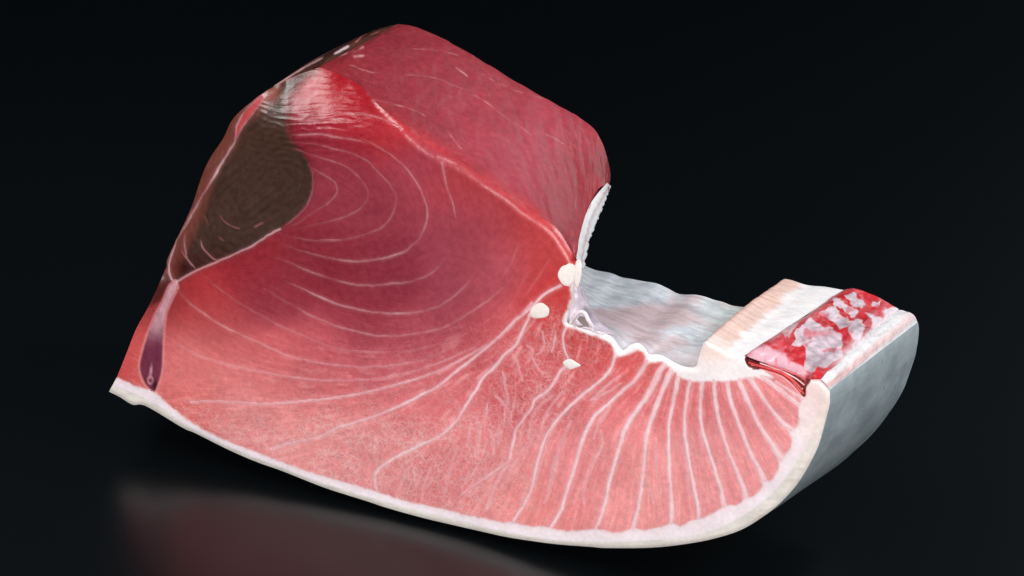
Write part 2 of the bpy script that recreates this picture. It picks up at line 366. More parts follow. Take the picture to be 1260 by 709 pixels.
seam((1.5, 1.3, 0.8, 0.6), 0.55, (541, 188), (545, 205), (549, 228), (557, 250), (562, 274))
seam((1.4, 1.0, 1.3), 0.72, (217, 347), (232, 338.5), (245, 331.5), (272, 320), (290, 312), (310, 303), (332, 288.5), (345, 281.5))
seam((1.4, 0.9, 0.7), 0.45, (345, 281.5), (358, 272.5), (373, 259), (381, 246), (385, 232), (385, 215), (380, 199))
seam((1.2, 1.2, 1), 0.55, (228, 285), (227, 300), (230, 317), (241, 332))
seam((1, 1, 1), 0.45, (247, 296), (250, 305), (262, 318), (271, 321))
# fat along the left edge
seam((2.2, 1.8, 1.4, 1.0, 2.2, 1.4, 2.6, 1.2, 1.6), 0.69, (217, 350), (210, 341), (208, 326), (216, 299), (231, 273), (247, 244), (259, 225), (273, 201), (289, 174))
seam((1.2, 1.6, 1.0, 2.6, 1.2), 0.69, (289, 174), (291, 156), (300, 139), (314, 124), (328, 113)); seam((1.4, 1.0, 1.4, 2.4, 1.2), 0.66, (289, 174), (296, 160), (306, 146), (318, 130), (328, 117))
seam((1, 1, 1), 0.3, (652, 330), (630, 372), (600, 402)); seam((0.8, 1, .8), 0.3, (676, 320), (655, 352), (640, 372)); seam((.8, 1, .8), .28, (640, 296), (628, 325), (612, 350))

MINOR = []
for pts in [((703,518),(689,548),(680,578),(674,607)), ((739,530),(741,548),(729,572),(718,604),(718,619)), ((697,539),(686,566),(678,598),(669,619)), ((644,551),(629,578),(616,602)),
            ((807,539),(809,580),(813,607)), ((789,569),(796,590),(804,619)), ((765,471),(749,482),(730,492)), ((763,463),(749,473),(727,493)), ((693,482),(681,496),(668,515)),
            ((668,408),(669,423),(666,432),(660,437)), ((635,440),(639,455),(643,468)), ((619,458),(622,475),(625,490)), ((684,408),(682,423),(679,434)), ((623,475),(625,491),(622,508),(631,527)),
            ((609,487),(622,500),(630,515)), ((600,497),(597,514),(590,528)), ((603,529),(607,545),(607,559)), ((614,522),(613,535),(614,547)), ((588,518),(590,534),(584,561)), ((579,526),(574,550)),
            ((655,440),(661,452),(668,460)), ((648,425),(655,432),(651,444)), ((690,508),(676,532),(668,560),(660,590)), ((752,500),(738,520),(731,540)), ((770,530),(760,556),(748,590)), ((842,545),(846,580),(848,612)),
            ((560,560),(552,585),(548,606)), ((530,575),(522,598),(519,615)), ((500,580),(494,598)), ((648,600),(640,622)), ((586,575),(577,592))]:
    seam((0.8, 1.9, 1.5, 0.8), 0.86 if pts[0][1] < 470 else 0.78, *pts); MINOR.append(len(S) - 1)

SEAMS = []
for pts, w, b in S:
    if len(w) and b >= 0.85 and pts[:, 0].mean() > 690 and pts[:, 1].max() > 520: w = tuple(q * 1.14 for q in w)
    P = resample(pts, 2.5); n = len(P)
    jit = fbm(P[:, 0], P[:, 1], 9, 2, 3)
    width = np.interp(np.linspace(0, 1, n), np.linspace(0, 1, len(w)), w) * (1 + 0.25 * jit)
    P = P + np.stack([fbm(P[:, 0], P[:, 1], 7, 2, 11), fbm(P[:, 0], P[:, 1], 7, 2, 23)], 1) * 0.8
    bb = np.clip(b ** 1.6 * (0.85 + 0.8 * fbm(P[:, 0], P[:, 1], 26, 2, 31)), 0.05, 1) if b < 0.7 else np.clip(b * (0.95 + 0.35 * fbm(P[:, 0], P[:, 1], 30, 2, 31)), 0, 1)
    tq = np.linspace(0, 1, n)
    if b < 0.77 and pts[:, 0].mean() < 640 and not (pts[:, 0].mean() < 335 and b > 0.6): bb = bb * 0.8 * np.clip(np.minimum(tq, 1 - tq) / 0.16, 0.1, 1) * np.clip(0.9 + 0.6 * fbm(P[:, 0], P[:, 1], 11, 2, 41), 0.45, 1)
    SEAMS.append((P, width, bb))

# colours of the meat itself at points of the cut face
CP = np.array([
 (450,250,139,45,60),(400,320,130,32,47),(480,340,134,37,54),(560,300,151,56,72),(620,330,176,74,86),(560,380,150,58,74),(450,400,148,44,60),(520,200,153,56,72),
 (600,270,158,58,70),(660,290,176,54,56),(690,318,182,60,60),(620,250,166,52,56),(430,150,146,25,38),(410,100,156,21,32),(440,115,153,21,30),(480,155,163,35,42),
 (560,210,160,48,54),(360,160,128,29,44),(300,330,141,29,40),(240,358,165,39,44),(260,390,178,62,67),(330,370,141,43,57),(260,430,212,102,104),(330,440,212,97,101),
 (400,440,190,79,89),(220,450,222,120,119),(300,480,222,122,123),(400,480,212,104,107),(480,450,190,76,88),(500,490,212,107,111),(300,520,222,127,127),(380,540,226,132,131),
 (450,560,226,130,131),(560,470,212,100,106),(600,440,200,80,87),(560,560,222,118,121),(640,460,204,80,88),(625,420,204,80,86),(700,480,204,84,90),(720,430,191,58,62),
 (680,378,200,58,60),(690,360,200,56,55),(770,447,214,80,80),(740,500,222,112,116),(700,560,226,127,130),(650,620,228,130,129),(760,560,228,132,133),(800,610,231,142,141),
 (850,480,212,96,99),(870,560,226,137,139),(930,500,222,117,121),(960,540,231,142,143),(900,590,228,137,139),(150,455,191,64,64),(170,420,203,80,78),(192,352,96,25,26),
 (185,378,153,50,52),(210,480,220,108,105),(230,515,220,98,93),(520,420,163,60,74),(580,420,172,64,76),(420,210,139,45,60),(520,150,176,49,55)], float)
CPC = lin(CP[:, 2:5])
def meat_colour(x, y):
    num = np.zeros(x.shape + (3,)); den = np.zeros(x.shape)
    for (cx, cy), c in zip(CP[:, :2], CPC):
        q = (x - cx) ** 2 + (y - cy) ** 2
        w = np.exp(-q / (2 * 26.0 ** 2)) + 1e-3 / (1 + q / 900)
        num += w[..., None] * c; den += w
    return num / den[..., None] * np.array([1.0, 1.02, 1.02])

RIDGE_R, LEFT_R, RIM_R = rs(RIDGE, 4), rs(LEFT[4:], 4), rs(RIM + FLAPF[1:] + SLITTOP[1:], 4)
CORNER_R = rs(CORNER, 4); SKIN_R = rs(SKINR, 4); OUTER = np.vstack([rs(LEFT, 3), rs(CORNER, 3), RIDGE_R])
def front_depth(x, y):
    """how far the cut face lies behind its plane, metres"""
    w = np.zeros(x.shape)
    r = 15 + 8 * np.exp(-((x - 440) / 60.0) ** 2)
    d1, d2 = dist_line(x, y, CORNER_R, far=90), dist_line(x, y, RIDGE_R, far=90)
    w1 = np.where(d1 < r, (r - d1) ** 2 / (2 * r), 0) * smooth(300, 345, x); w2 = np.where(d2 < r, (r - d2) ** 2 / (2 * r), 0)
    w += (w1 ** 3 + w2 ** 3) ** (1 / 3) * 1.05
    q = 176 - y + 0.10 * (x - 390)
    cap = np.where(q > 0, np.where(q < 36, 0.70 * q * q / 72, 0.70 * (q - 18)), 0) * smooth(302, 356, x) * smooth(560, 392, x + 14 * fbm(x, y, 50, 2, 54))
    w = (w ** 3 + cap ** 3) ** (1 / 3)
    d = dist_line(x, y, LEFT_R, far=60); r = 26.0
    w += np.where(d < r, (r - d) ** 2 / (2 * r), 0) * 1.5 * smooth(96, 150, y)
    d = dist_line(x, y, RIM_R, far=30); r = 8.0
    w += np.where(d < r, (r - d) ** 2 / (2 * r), 0) * 0.7
    d = dist_line(x, y, SKIN_R, far=30); r = 5.0
    w += np.where(d < r, (r - d) ** 2 / (2 * r), 0) * 0.8
    s = sdist(x, y, SLIT, 30)
    w += smooth(-0.5, 4, s) * 14
    w += fbm(x, y, 120, 3, 5) * 3.0 + fbm(x, y, 26, 3, 15) * 0.55
    # creases round the dark muscle
    m = np.exp(-(((x - 385) / 75) ** 2 + ((y - 145) / 45) ** 2))
    ph = (y + 6 * fbm(x, y, 45, 2, 51) + 2.6 * vnoise(x, y, 11, 52) + 0.0022 * (x - 385) ** 2) / 2.6
    w += m * 1.5 * np.abs(np.sin(ph)) ** 0.7 * np.clip(0.5 + 0.9 * fbm(x * 0.5, y, 16, 2, 53), 0, 1.2)
    return w * PXM

ST = 1.2
gx = np.arange(128, 1030, ST); gy = np.arange(78, 682, ST)
X, Y = np.meshgrid(gx, gy)
NY, NX = X.shape
OUTC = np.vstack([OUT, OUT[:1]])
cxm, cym = (X[:-1, :-1] + X[1:, 1:]) / 2, (Y[:-1, :-1] + Y[1:, 1:]) / 2
cell = inside(cxm, cym, OUT)
used = np.zeros((NY, NX), int)
for a, b in ((0, 0), (0, 1), (1, 0), (1, 1)): used[a:NY - 1 + a, b:NX - 1 + b] += cell
edgev = (used > 0) & (used < 4)
ii = np.argwhere(edgev)
ex, ey = X[edgev], Y[edgev]
bestq = np.full(ex.shape, 1e9); nx_, ny_ = ex.copy(), ey.copy()
for i in range(len(OUTC) - 1):
    a, b = OUTC[i], OUTC[i + 1]; d = b - a; L = d @ d + 1e-12
    t = np.clip(((ex - a[0]) * d[0] + (ey - a[1]) * d[1]) / L, 0, 1)
    qx, qy = a[0] + t * d[0], a[1] + t * d[1]; q = (ex - qx) ** 2 + (ey - qy) ** 2
    k = q < bestq; bestq[k] = q[k]; nx_[k] = qx[k]; ny_[k] = qy[k]
X = X.copy(); Y = Y.copy(); X[edgev] = nx_; Y[edgev] = ny_
V = used > 0
xv, yv = X[V], Y[V]
wv = front_depth(xv, yv)
Wg = np.zeros((NY, NX)); Wg[V] = wv
def depth_at(x, y):
    fx = np.clip((x - gx[0]) / ST, 0, NX - 2); fy = np.clip((y - gy[0]) / ST, 0, NY - 2)
    i = np.round(fx).astype(int); j = np.round(fy).astype(int)
    return Wg[j, i]

# fibre directions and grain: noise smeared along the seams' directions
segs = np.vstack([np.c_[(P[1:] + P[:-1]) / 2, np.diff(P, axis=0)] for P, w, b in SEAMS])
cs = 6
CX, CY = np.meshgrid(gx[::cs], gy[::cs])
ang = np.arctan2(segs[:, 3], segs[:, 2])
c2, s2 = np.zeros(CX.shape), np.zeros(CX.shape)
for (sx, sy), a in zip(segs[:, :2], ang):
    q = (CX - sx) ** 2 + (CY - sy) ** 2
    w = np.exp(-q / (2 * 22.0 ** 2)) + 1e-4 / (1 + q / 2000)
    c2 += w * math.cos(2 * a); s2 += w * math.sin(2 * a)
theta = 0.5 * np.arctan2(s2, c2)
TH = np.repeat(np.repeat(np.stack([np.cos(2 * theta), np.sin(2 * theta)], -1), cs, 0), cs, 1)[:NY, :NX]
for _ in range(2):
    TH = (TH + np.roll(TH, 3, 0) + np.roll(TH, -3, 0) + np.roll(TH, 3, 1) + np.roll(TH, -3, 1)) / 5
th = 0.5 * np.arctan2(TH[..., 1], TH[..., 0])
DXg, DYg = np.cos(th), np.sin(th)
def smear(N, length, wander=0.0):
    acc = np.zeros(N.shape); J, I = np.mgrid[0:NY, 0:NX].astype(float)
    for sgn in (1, -1):
        jx, iy = I.copy(), J.copy()
        pdx, pdy = DXg * sgn, DYg * sgn
        for k in range(length):
            a = np.clip(np.round(iy).astype(int), 0, NY - 1); b = np.clip(np.round(jx).astype(int), 0, NX - 1)
            acc += N[a, b]
            dx, dy = DXg[a, b], DYg[a, b]
            flip = np.sign(dx * pdx + dy * pdy); flip[flip == 0] = 1
            pdx, pdy = dx * flip, dy * flip
            jx += pdx; iy += pdy
    acc -= acc.mean(); return acc / acc.std()
N1 = rng.uniform(-1, 1, (NY, NX))
G_fine = smear(N1, 5)
Xr, Yr = np.meshgrid(gx, gy)
N2 = vnoise(Xr, Yr, 3.4, 77) + 0.4 * N1
G_mid = smear(N2, 10)
gf, gm = G_fine[V], G_mid[V]

# colour of every vertex of the cut face
col = meat_colour(xv, yv)
belly = np.clip(smooth(385, 520, yv + 0.12 * (xv - 300)) + smooth(600, 680, xv) * smooth(360, 420, yv), 0, 1)
marb = belly * (0.30 + 0.65 * smooth(480, 545, yv) * smooth(690, 560, xv) + 0.45 * np.exp(-(((xv - 660) / 60) ** 2 + ((yv - 470) / 70) ** 2)))
wob = fbm(xv, yv, 8, 2, 90)
sd_dark = sdist(xv, yv, DARK, 60) + wob * 1.2
ksoft = 3.0 + 5.5 * smooth(205, 150, yv)
sd_dark = sd_dark + 2.5 * fbm(xv, yv, 22, 3, 93) * smooth(215, 160, yv)
kd = smooth(-ksoft, ksoft, sd_dark)
rr = dist_line(xv, yv, np.array([(352.0, 215.0), (300.0, 258.0)]), far=160)
rph = rr / 1.5 + 2.2 * fbm(xv, yv, 34, 3, 97) + 1.2 * wob
dk = lin((68, 44, 34)) * (1 + 0.19 * np.sin(rph) * np.clip(0.5 + fbm(xv, yv, 24, 2, 96), 0, 1) + 0.18 * fbm(xv, yv, 36, 3, 98))[:, None]
arc = smooth(0.90, 0.99, np.sin(rr / 3.4 + 1.6 * fbm(xv, yv, 40, 2, 94))) * smooth(0.0, 0.4, fbm(xv, yv, 14, 2, 89)) * smooth(250, 285, yv)
dk = dk + (lin((150, 90, 84)) - dk) * (0.9 * arc)[:, None]
dk = dk + (lin((128, 66, 56)) - lin((66, 43, 35))) * (1 - smooth(6, 24, dist_line(xv, yv, LEFT_R, far=60)))[:, None]
dk = dk + (lin((64, 21, 21)) - lin((66, 43, 35))) * smooth(285, 335, yv)[:, None]
dk = np.clip(0.80 * dk * (1 + 0.08 * gf)[:, None], 0.002, 1)
halo = np.exp(-np.clip(-sd_dark, 0, 60) / 4.0) * (sd_dark < 0)
col = col * (1 - 0.35 * halo[:, None])
# fibres
fib = np.clip(gm, -2.2, 2.2)
streak = smooth(0.75, 1.9, gm) * belly * (0.45 + 0.75 * np.exp(-(((xv - 650) / 85) ** 2 + ((yv - 490) / 95) ** 2)))
col = col * (1 + (0.018 + 0.016 * belly) * gf + 0.04 * fib * (0.35 + 0.65 * belly))[:, None]
col = col + (lin((236, 178, 178)) - col) * (0.45 * streak)[:, None]
col = col * (1 + 0.10 * fbm(xv, yv, 55, 3, 61))[:, None]
col = col + (dk - col) * kd[:, None]
marb = marb * (1 - kd)
# the purplish vessel at the lower left
sv = sdist(xv, yv, VESSEL, 30)
kv = smooth(-1.2, 1.5, sv)
vc = lin((190, 140, 150)) + (lin((112, 42, 66)) - lin((190, 140, 150))) * smooth(392, 428, yv + 3 * wob)[:, None]
vc = vc * (1 + 0.25 * fbm(xv * 1.6, yv * 0.5, 8, 3, 99))[:, None]
vc = vc + (lin((215, 150, 165)) - vc) * (np.exp(-(((xv - 185.5 + .1 * (yv - 459)) / 1.6) ** 2 + ((yv - 457) / 7) ** 2)) * 0.9)[:, None]
vc = vc + (lin((205, 140, 150)) - vc) * (np.exp(-(((np.hypot((xv - 185), (yv - 468) * .7) - 3) / 1.0) ** 2)) * 0.8)[:, None]
vc = vc + (lin((45, 8, 18)) - vc) * np.exp(-(((xv - 191) / 4) ** 2 + ((yv - 474) / 6) ** 2))[:, None]
col = col + (vc - col) * kv[:, None]; marb = marb * (1 - kv)
dp = smooth(-3, 3, sdist(xv, yv, np.array([(206, 322), (214, 345), (205, 357), (197, 371), (184, 377), (190, 355)], float), 30))
col = col + (lin((70, 18, 18)) - col) * (dp * (1 - kv) * (1 - kd) * 0.9)[:, None]
ol = np.exp(-(np.abs(sv + 1.2) / 1.3) ** 2)
col = col + (lin((225, 150, 155)) - col) * (ol * 0.55)[:, None]
lp = smooth(-1.2, 1.2, sdist(xv, yv, np.array([(289, 172), (291, 156), (300, 140), (314, 125), (326, 115), (318, 130), (306, 146), (296, 160)], float), 20))
col = col + (lin((178, 62, 64)) - col) * lp[:, None]
# seams stain the meat next to them
seamk = np.zeros(xv.shape); seamhalo = np.zeros(xv.shape)
for P, w, b in SEAMS:
    d, ww = dist_line(xv, yv, P, w * 1.0, far=14)
    d2, bb = dist_line(xv, yv, P, b, far=14)
    seamk = np.maximum(seamk, smooth(ww * 0.5 + 0.9, ww * 0.5 - 0.4, d) * bb)
    seamhalo = np.maximum(seamhalo, np.exp(-(d / (ww * 0.5 + 2.5)) ** 2) * bb * np.clip(ww / 3, 0.25, 1.0))
seamcol = lin((240, 205, 210))
col = col + (seamcol - col) * np.maximum(seamk * 0.92, seamhalo * 0.22)[:, None]
# white fat: band under the skin, rim, right hand fat
sb = sdist(xv, yv, BAND, 60) + fbm(xv, yv, 5, 2, 91) * 1.4
kb = smooth(-1.6, 1.4, sb)
sr = sdist(xv, yv, WRIM, 40) + fbm(xv, yv, 5, 2, 92) * 1.2 + fbm(xv, yv, 14, 2, 88) * 2.2 * smooth(860, 830, xv)
kr = smooth(-3.0, 1.6, sr)
sk = sdist(xv, yv, SKINED, 40) + wob * 0.6
white = lin((243, 228, 233))
bandc = white + (lin((228, 178, 180)) - white) * (np.exp(-np.clip(sb, 0, 30) / 2.2) * 0.6 + 0.5 * np.exp(-(((xv - 1010) / 16) ** 2 + ((yv - 488) / 34) ** 2)))[:, None]
skc = lin((222, 214, 204)) * (1 + 0.16 * fbm(xv * 0.25 + yv, yv * 2, 9, 2, 95))[:, None]
bandc = bandc + (skc - bandc) * (smooth(-1.5, 1.5, sk) * 0.85)[:, None]
bandc = bandc + (lin((246, 222, 214)) - bandc) * (smooth(600, 480, yv) * smooth(960, 990, xv) * 0.6)[:, None]
rimc = lin((243, 232, 232)) + (lin((238, 208, 196)) - lin((243, 232, 232))) * (np.exp(-(((xv - 877) / 22) ** 2 + ((yv - 432) / 14) ** 2)) * 0.8)[:, None]
col = col + (bandc - col) * kb[:, None]
col = col + (rimc - col) * kr[:, None]
marb = marb * (1 - kb) * (1 - kr) * (1 - seamk)
ss_ = sdist(xv, yv, SLIT, 30)
ks = smooth(-0.8, 0.8, ss_)
slitc = lin((150, 22, 28)) * (1 + 0.35 * np.sin((yv - 0.42 * xv) * 1.5 + wob * 2))[:, None]
col = col + (np.clip(slitc, 0.01, 1) - col) * ks[:, None]
col = np.clip(col, 0.003, 0.95)
whitek = np.maximum(np.maximum(kb, kr), seamk)
grain_v = 0.5 + 0.10 * gf + 0.10 * fib + 0.25 * streak
wetv = np.exp(-(((xv - 400) / 110) ** 2 + ((yv - 130) / 70) ** 2)) + 0.6 * np.exp(-(dist_line(xv, yv, RIDGE_R, far=60) / 14) ** 2) + ks
verts = at(xv, yv, wv)

# which part each cell belongs to
vid = np.full((NY, NX), -1); vid[V] = np.arange(V.sum())
full = lambda a: (lambda g: g)(_fill(a))
def _fill(a):
    g = np.zeros((NY, NX)); g[V] = a; return g
def cellmean(a):
    g = _fill(a); return (g[:-1, :-1] + g[1:, :-1] + g[:-1, 1:] + g[1:, 1:]) / 4
cb, cr_, cd, cv_, cs_ = (cellmean(a) for a in (sb, sr, sd_dark, sv, ss_))
csk = cellmean(sk)
kind = np.zeros(cell.shape, int)
kind[cd > 0] = 1; kind[cb > 0] = 2; kind[(cb > 0) & (csk > 0)] = 6; kind[cr_ > 0] = 3; kind[cv_ > 0] = 4; kind[cs_ > 0] = 5
kind[~cell] = -1
bar = np.zeros(cell.shape, bool)
for P, w, b in SEAMS:
    Pd = resample(P, 0.5)
    i = ((Pd[:, 0] - gx[0]) / ST).astype(int); j = ((Pd[:, 1] - gy[0]) / ST).astype(int)
    ok = (i >= 0) & (i < NX - 2) & (j >= 0) & (j < NY - 2)
    bar[j[ok], i[ok]] = True; bar[j[ok], i[ok] + 1] = True
free = (kind == 0) & ~bar
lab = np.zeros(cell.shape, int); parentu = [0]
def find(a):
    while parentu[a] != a:
        parentu[a] = parentu[parentu[a]]; a = parentu[a]
    return a
for j in range(cell.shape[0]):
    row = free[j]; e = np.flatnonzero(np.diff(np.r_[0, row.astype(int), 0]))
    for s0, s1 in zip(e[::2], e[1::2]):
        up = np.unique(lab[j - 1, s0:s1]) if j else np.array([0]); up = up[up > 0]
        if len(up):
            r0 = find(up[0])
            for u in up[1:]: parentu[find(u)] = r0
            lab[j, s0:s1] = r0
        else:
            parentu.append(len(parentu)); lab[j, s0:s1] = len(parentu) - 1
root = np.array([find(a) for a in range(len(parentu))]); lab = root[lab]
cnt = np.bincount(lab.ravel())
big = np.flatnonzero(cnt > 160); big = big[big > 0]
lab[~np.isin(lab, big)] = 0
need = (kind == 0) & (lab == 0)
for _ in range(120):
    if not need.any(): break
    for ax, sh in ((0, 1), (0, -1), (1, 1), (1, -1)):
        s = np.roll(lab, sh, ax); m = need & (s > 0); lab[m] = s[m]; need = (kind == 0) & (lab == 0)
A = {'Col': col, 'marbling': marb, 'grain': grain_v, 'wet': wetv}
def part_from(mask, name, mat, label=None):
    jj, i2 = np.nonzero(mask)
    q = np.stack([vid[jj, i2], vid[jj + 1, i2], vid[jj + 1, i2 + 1], vid[jj, i2 + 1]], 1)
    u, inv = np.unique(q, return_inverse=True)
    o = link(name, verts[u], inv.reshape(-1, 4), mat, block, {k: a[u] for k, a in A.items()})
    if label: o['label'] = label
    return o
for L in big: part_from((lab == L) & (kind == 0), "muscle_segment", FLESH)
part_from(kind == 1, "dark_muscle", FLESH, "dark brown blood muscle at the left edge")
part_from(kind == 2, "fat_band", FAT)
part_from(kind == 6, "skin_edge", FAT)
part_from(kind == 3, "fat_rim", FAT)
part_from(kind == 4, "blood_vessel", FLESH)
part_from(kind == 5, "torn_muscle", FLESH)

# the seams as raised white strands
def ribbon(P, w, b, name, mat, proud=0.14, colour=(240, 208, 212), under=(212, 110, 116), depth=depth_at):
    T = np.gradient(P, axis=0); T /= np.linalg.norm(T, axis=1)[:, None] + 1e-9
    Nn = np.stack([-T[:, 1], T[:, 0]], 1)
    taper = np.ones(len(P)); k = min(4, len(P) // 3)
    taper[:k] = np.linspace(0.35, 1, k); taper[-k:] = np.linspace(1, 0.35, k)
    off = np.array([-1.25, -0.7, 0, 0.7, 1.25]); hgt = np.array([-0.5, 0.55, 1.0, 0.55, -0.5])
    mixv = np.array([0.15, 0.75, 1, 0.75, 0.15])
    pts = P[:, None] + Nn[:, None] * (off[None, :, None] * (w * 0.5 * taper)[:, None, None])
    x, y = pts[..., 0], pts[..., 1]
    wd = depth(P[:, 0], P[:, 1])[:, None] - hgt[None] * proud * PXM * np.clip(w, 0.6, 3.0)[:, None] * 0.5
    c0 = meat_colour(x, y) if depth is depth_at else np.broadcast_to(lin(under), x.shape + (3,))
    inten = (b[:, None] * mixv)[..., None]
    tint = lin((226, 158, 164)) + (lin(colour) - lin((226, 158, 164))) * smooth(1.2, 3.2, w)[:, None, None]
    c = c0 + (tint - c0) * inten
    return link(name, at(x, y, wd).reshape(-1, 3), grid_faces(len(P), 5, True), mat, block,
                {'Col': c.reshape(-1, 3), 'marbling': np.zeros(x.size), 'grain': np.full(x.size, .5), 'wet': np.full(x.size, .2)})
for P, w, b in SEAMS:
    # seams lie on the cut face only
    ok = inside(P[:, 0], P[:, 1], OUT) & (sdist(P[:, 0], P[:, 1], BAND, 20) < 2) & (sdist(P[:, 0], P[:, 1], WRIM, 20) < 2)
    if ok.sum() < 6: continue
    i0, i1 = np.flatnonzero(ok)[[0, -1]]
    ribbon(P[i0:i1 + 1], w[i0:i1 + 1], b[i0:i1 + 1], "connective_seam_or_glint", FLESH)

# cartilage knobs
def knob(cx, cy, a, b, rot, h, name="cartilage_knob", pull=0.0):
    nr, na = 10, 28
    r = np.linspace(0, 1, nr); t = np.linspace(0, 2 * math.pi, na)
    Rr, Tt = np.meshgrid(r, t, indexing='ij')
    k = 1 + 0.06 * np.sin(2 * Tt + cx) + 0.05 * np.sin(3 * Tt + cy)
    lx, ly = a * Rr * np.cos(Tt) * k, b * Rr * np.sin(Tt) * k
    lx = lx + pull * a * Rr * np.sign(np.cos(Tt)) * np.abs(np.cos(Tt)) ** 5; ly = ly * (1 - 0.35 * pull * np.cos(Tt) * Rr)
    c, s = math.cos(rot), math.sin(rot)
    x, y = cx + c * lx - s * ly, cy + s * lx + c * ly
    wd = float(depth_at(np.array([cx]), np.array([cy]))[0]) - (np.sqrt(np.clip(1 - Rr ** 2, 0, 1)) * h - 0.5) * PXM
    c0 = lin((244, 232, 227)) + (lin((238, 196, 190)) - lin((244, 232, 227))) * (smooth(0.75, 1.0, Rr) * 0.8)[..., None]
    link(name, at(x, y, wd).reshape(-1, 3), grid_faces(nr, na), FAT, block, {'Col': c0.reshape(-1, 3), 'grain': np.full(x.size, .5)})
knob(698, 338, 12, 15, 0.5, 1.1)
knob(711, 336, 4.5, 19, 0.10, 1.0, 'spine_fat')
knob(666, 382, 14.5, 10.5, -0.45, 1.0)
knob(703.5, 448.5, 7.5, 6.5, 0.12, 1.2, 'tendon_spot', 0.7)

# ------------------------------------------------------------------ lofted surfaces that run into the depth
def loft(F, B, wF, wB, ns, nt, shape=None, relax=0, fair=0):
    """sheet from a traced front edge (at depth wF) to a traced back edge (depth wB). returns local verts (ns,nt,3), pixels"""
    def par(P, n):
        P = np.array(P, float); A = np.vstack([2 * P[0] - P[1], P, 2 * P[-1] - P[-2]])
        u = np.linspace(0, len(P) - 1, n); i = np.minimum(u.astype(int), len(P) - 2); t = (u - i)[:, None]
        p0, p1, p2, p3 = A[i], A[i + 1], A[i + 2], A[i + 3]
        return 0.5 * (2 * p1 + (p2 - p0) * t + (2 * p0 - 5 * p1 + 4 * p2 - p3) * t ** 2 + (3 * p1 - p0 - 3 * p2 + p3) * t ** 3)
    f, b = par(F, ns), par(B, ns)
    wf = wF(f[:, 0], f[:, 1]) if callable(wF) else np.full(ns, wF)
    wb = np.interp(np.linspace(0, 1, ns), np.linspace(0, 1, len(wB)), wB) if np.ndim(wB) else np.full(ns, wB)
    A3, B3 = at(f[:, 0], f[:, 1], wf), at(b[:, 0], b[:, 1], wb)
    t = np.linspace(0, 1, nt)
    if relax:
        As = A3.copy()
        for _ in range(relax): As[1:-1] = (As[:-2] + 2 * As[1:-1] + As[2:]) / 4
        k = smooth(0, 0.3, t)[None, :, None]
        G = (A3[:, None] * (1 - k) + As[:, None] * k) * (1 - t)[None, :, None] + B3[:, None] * t[None, :, None]
    else: G = A3[:, None] * (1 - t)[None, :, None] + B3[:, None] * t[None, :, None]
    for _ in range(fair):
        G[1:-1, 1:-1] = (4 * G[1:-1, 1:-1] + 3 * (G[:-2, 1:-1] + G[2:, 1:-1]) + G[1:-1, :-2] + G[1:-1, 2:]) / 12
    s = np.linspace(0, 1, ns)
    Sg, Tg = np.meshgrid(s, t, indexing='ij')
    if shape is not None:
        dn = shape(Sg, Tg)
        gs = np.gradient(G, axis=0); gt = np.gradient(G, axis=1); n = np.cross(gs, gt)
        n /= np.linalg.norm(n, axis=2)[..., None] + 1e-12
        G = G + n * dn[..., None]
    x, y = px_of(G.reshape(-1, 3))
    return G, x, y, Sg.ravel(), Tg.ravel()
def add_sheet(name, G, mat, c, grain=None, wet=0.3, marbl=0.0, flip=False, label=None):
    ns, nt = G.shape[:2]; n = ns * nt
    o = link(name, G.reshape(-1, 3), grid_faces(ns, nt, flip), mat, block,
             {'Col': np.clip(c, 0.003, 0.95), 'grain': np.full(n, .5) if grain is None else grain, 'wet': np.broadcast_to(wet, n), 'marbling': np.broadcast_to(marbl, n)})
    if label: o['label'] = label
    return o
fd = front_depth

# top cut of the loin
TF = RIDGE + [(711, 305), (714, 287), (719, 269), (727, 251), (737, 234)]
def spine_depth(y): return np.interp(y, [226, 234, 251, 269, 287, 305, 318], [.064, .058, .046, .033, .020, .008, .0])
TB = [(489, 30), (500, 30.5), (514, 34), (526, 39), (543, 47), (560, 56), (578, 66), (592, 75), (606, 83), (628, 97), (645, 106), (660, 115), (676, 124), (690, 132), (703, 139), (716, 147), (730, 158), (740, 174), (747, 194), (751, 216), (749, 236)]
wTB = np.r_[np.full(16, D), .98 * D, .95 * D, .90 * D, .84 * D, .76 * D, .66 * D]
def top_shape(s, t):
    e = 0.0030 * np.sin(np.pi * np.clip(t, 0, 1)) ** 0.7
    e += 0.0003 * fbm(s * 300, t * 90, 40, 3, 201) + 0.00035 * fbm(s * 300 + 40 * t, t * 60, 9, 3, 202)
    return e * smooth(0, 0.05, t) * smooth(0, 0.04, s)
G, x, y, s, t = loft(TF, TB, lambda a, b: np.where((a > 708.2) & (b > 225), spine_depth(b) + 0.001, front_depth(a, b)), wTB, 260, 120, top_shape, fair=500)
c = np.zeros((len(x), 3))
TCP = [(440, 75, 140, 40, 54), (470, 100, 146, 42, 58), (540, 60, 158, 48, 62), (560, 130, 160, 54, 70), (620, 120, 172, 58, 72), (650, 190, 172, 66, 84), (700, 240, 152, 52, 66), (730, 190, 150, 50, 62), (500, 140, 140, 36, 50), (600, 190, 164, 60, 76), (690, 160, 172, 62, 78), (405, 88, 150, 30, 40), (748, 230, 150, 28, 34)]
den = np.zeros(len(x))
for q in TCP:
    w = np.exp(-((x - q[0]) ** 2 + (y - q[1]) ** 2) / (2 * 30 ** 2)) + 1e-4
    c += w[:, None] * lin(q[2:]); den += w
c /= den[:, None]
c = c + (lin((190, 44, 48)) - c) * (np.exp(-t / 0.035) * 0.7 * smooth(700, 660, x) * smooth(440, 500, x))[:, None]
gtop = fbm(x * 0.35 + y * 0.3, y - 0.62 * x, 3.2, 2, 210)
c *= 0.88 * (1 + 0.16 * gtop + 0.14 * fbm(x, y, 40, 3, 211))[:, None]
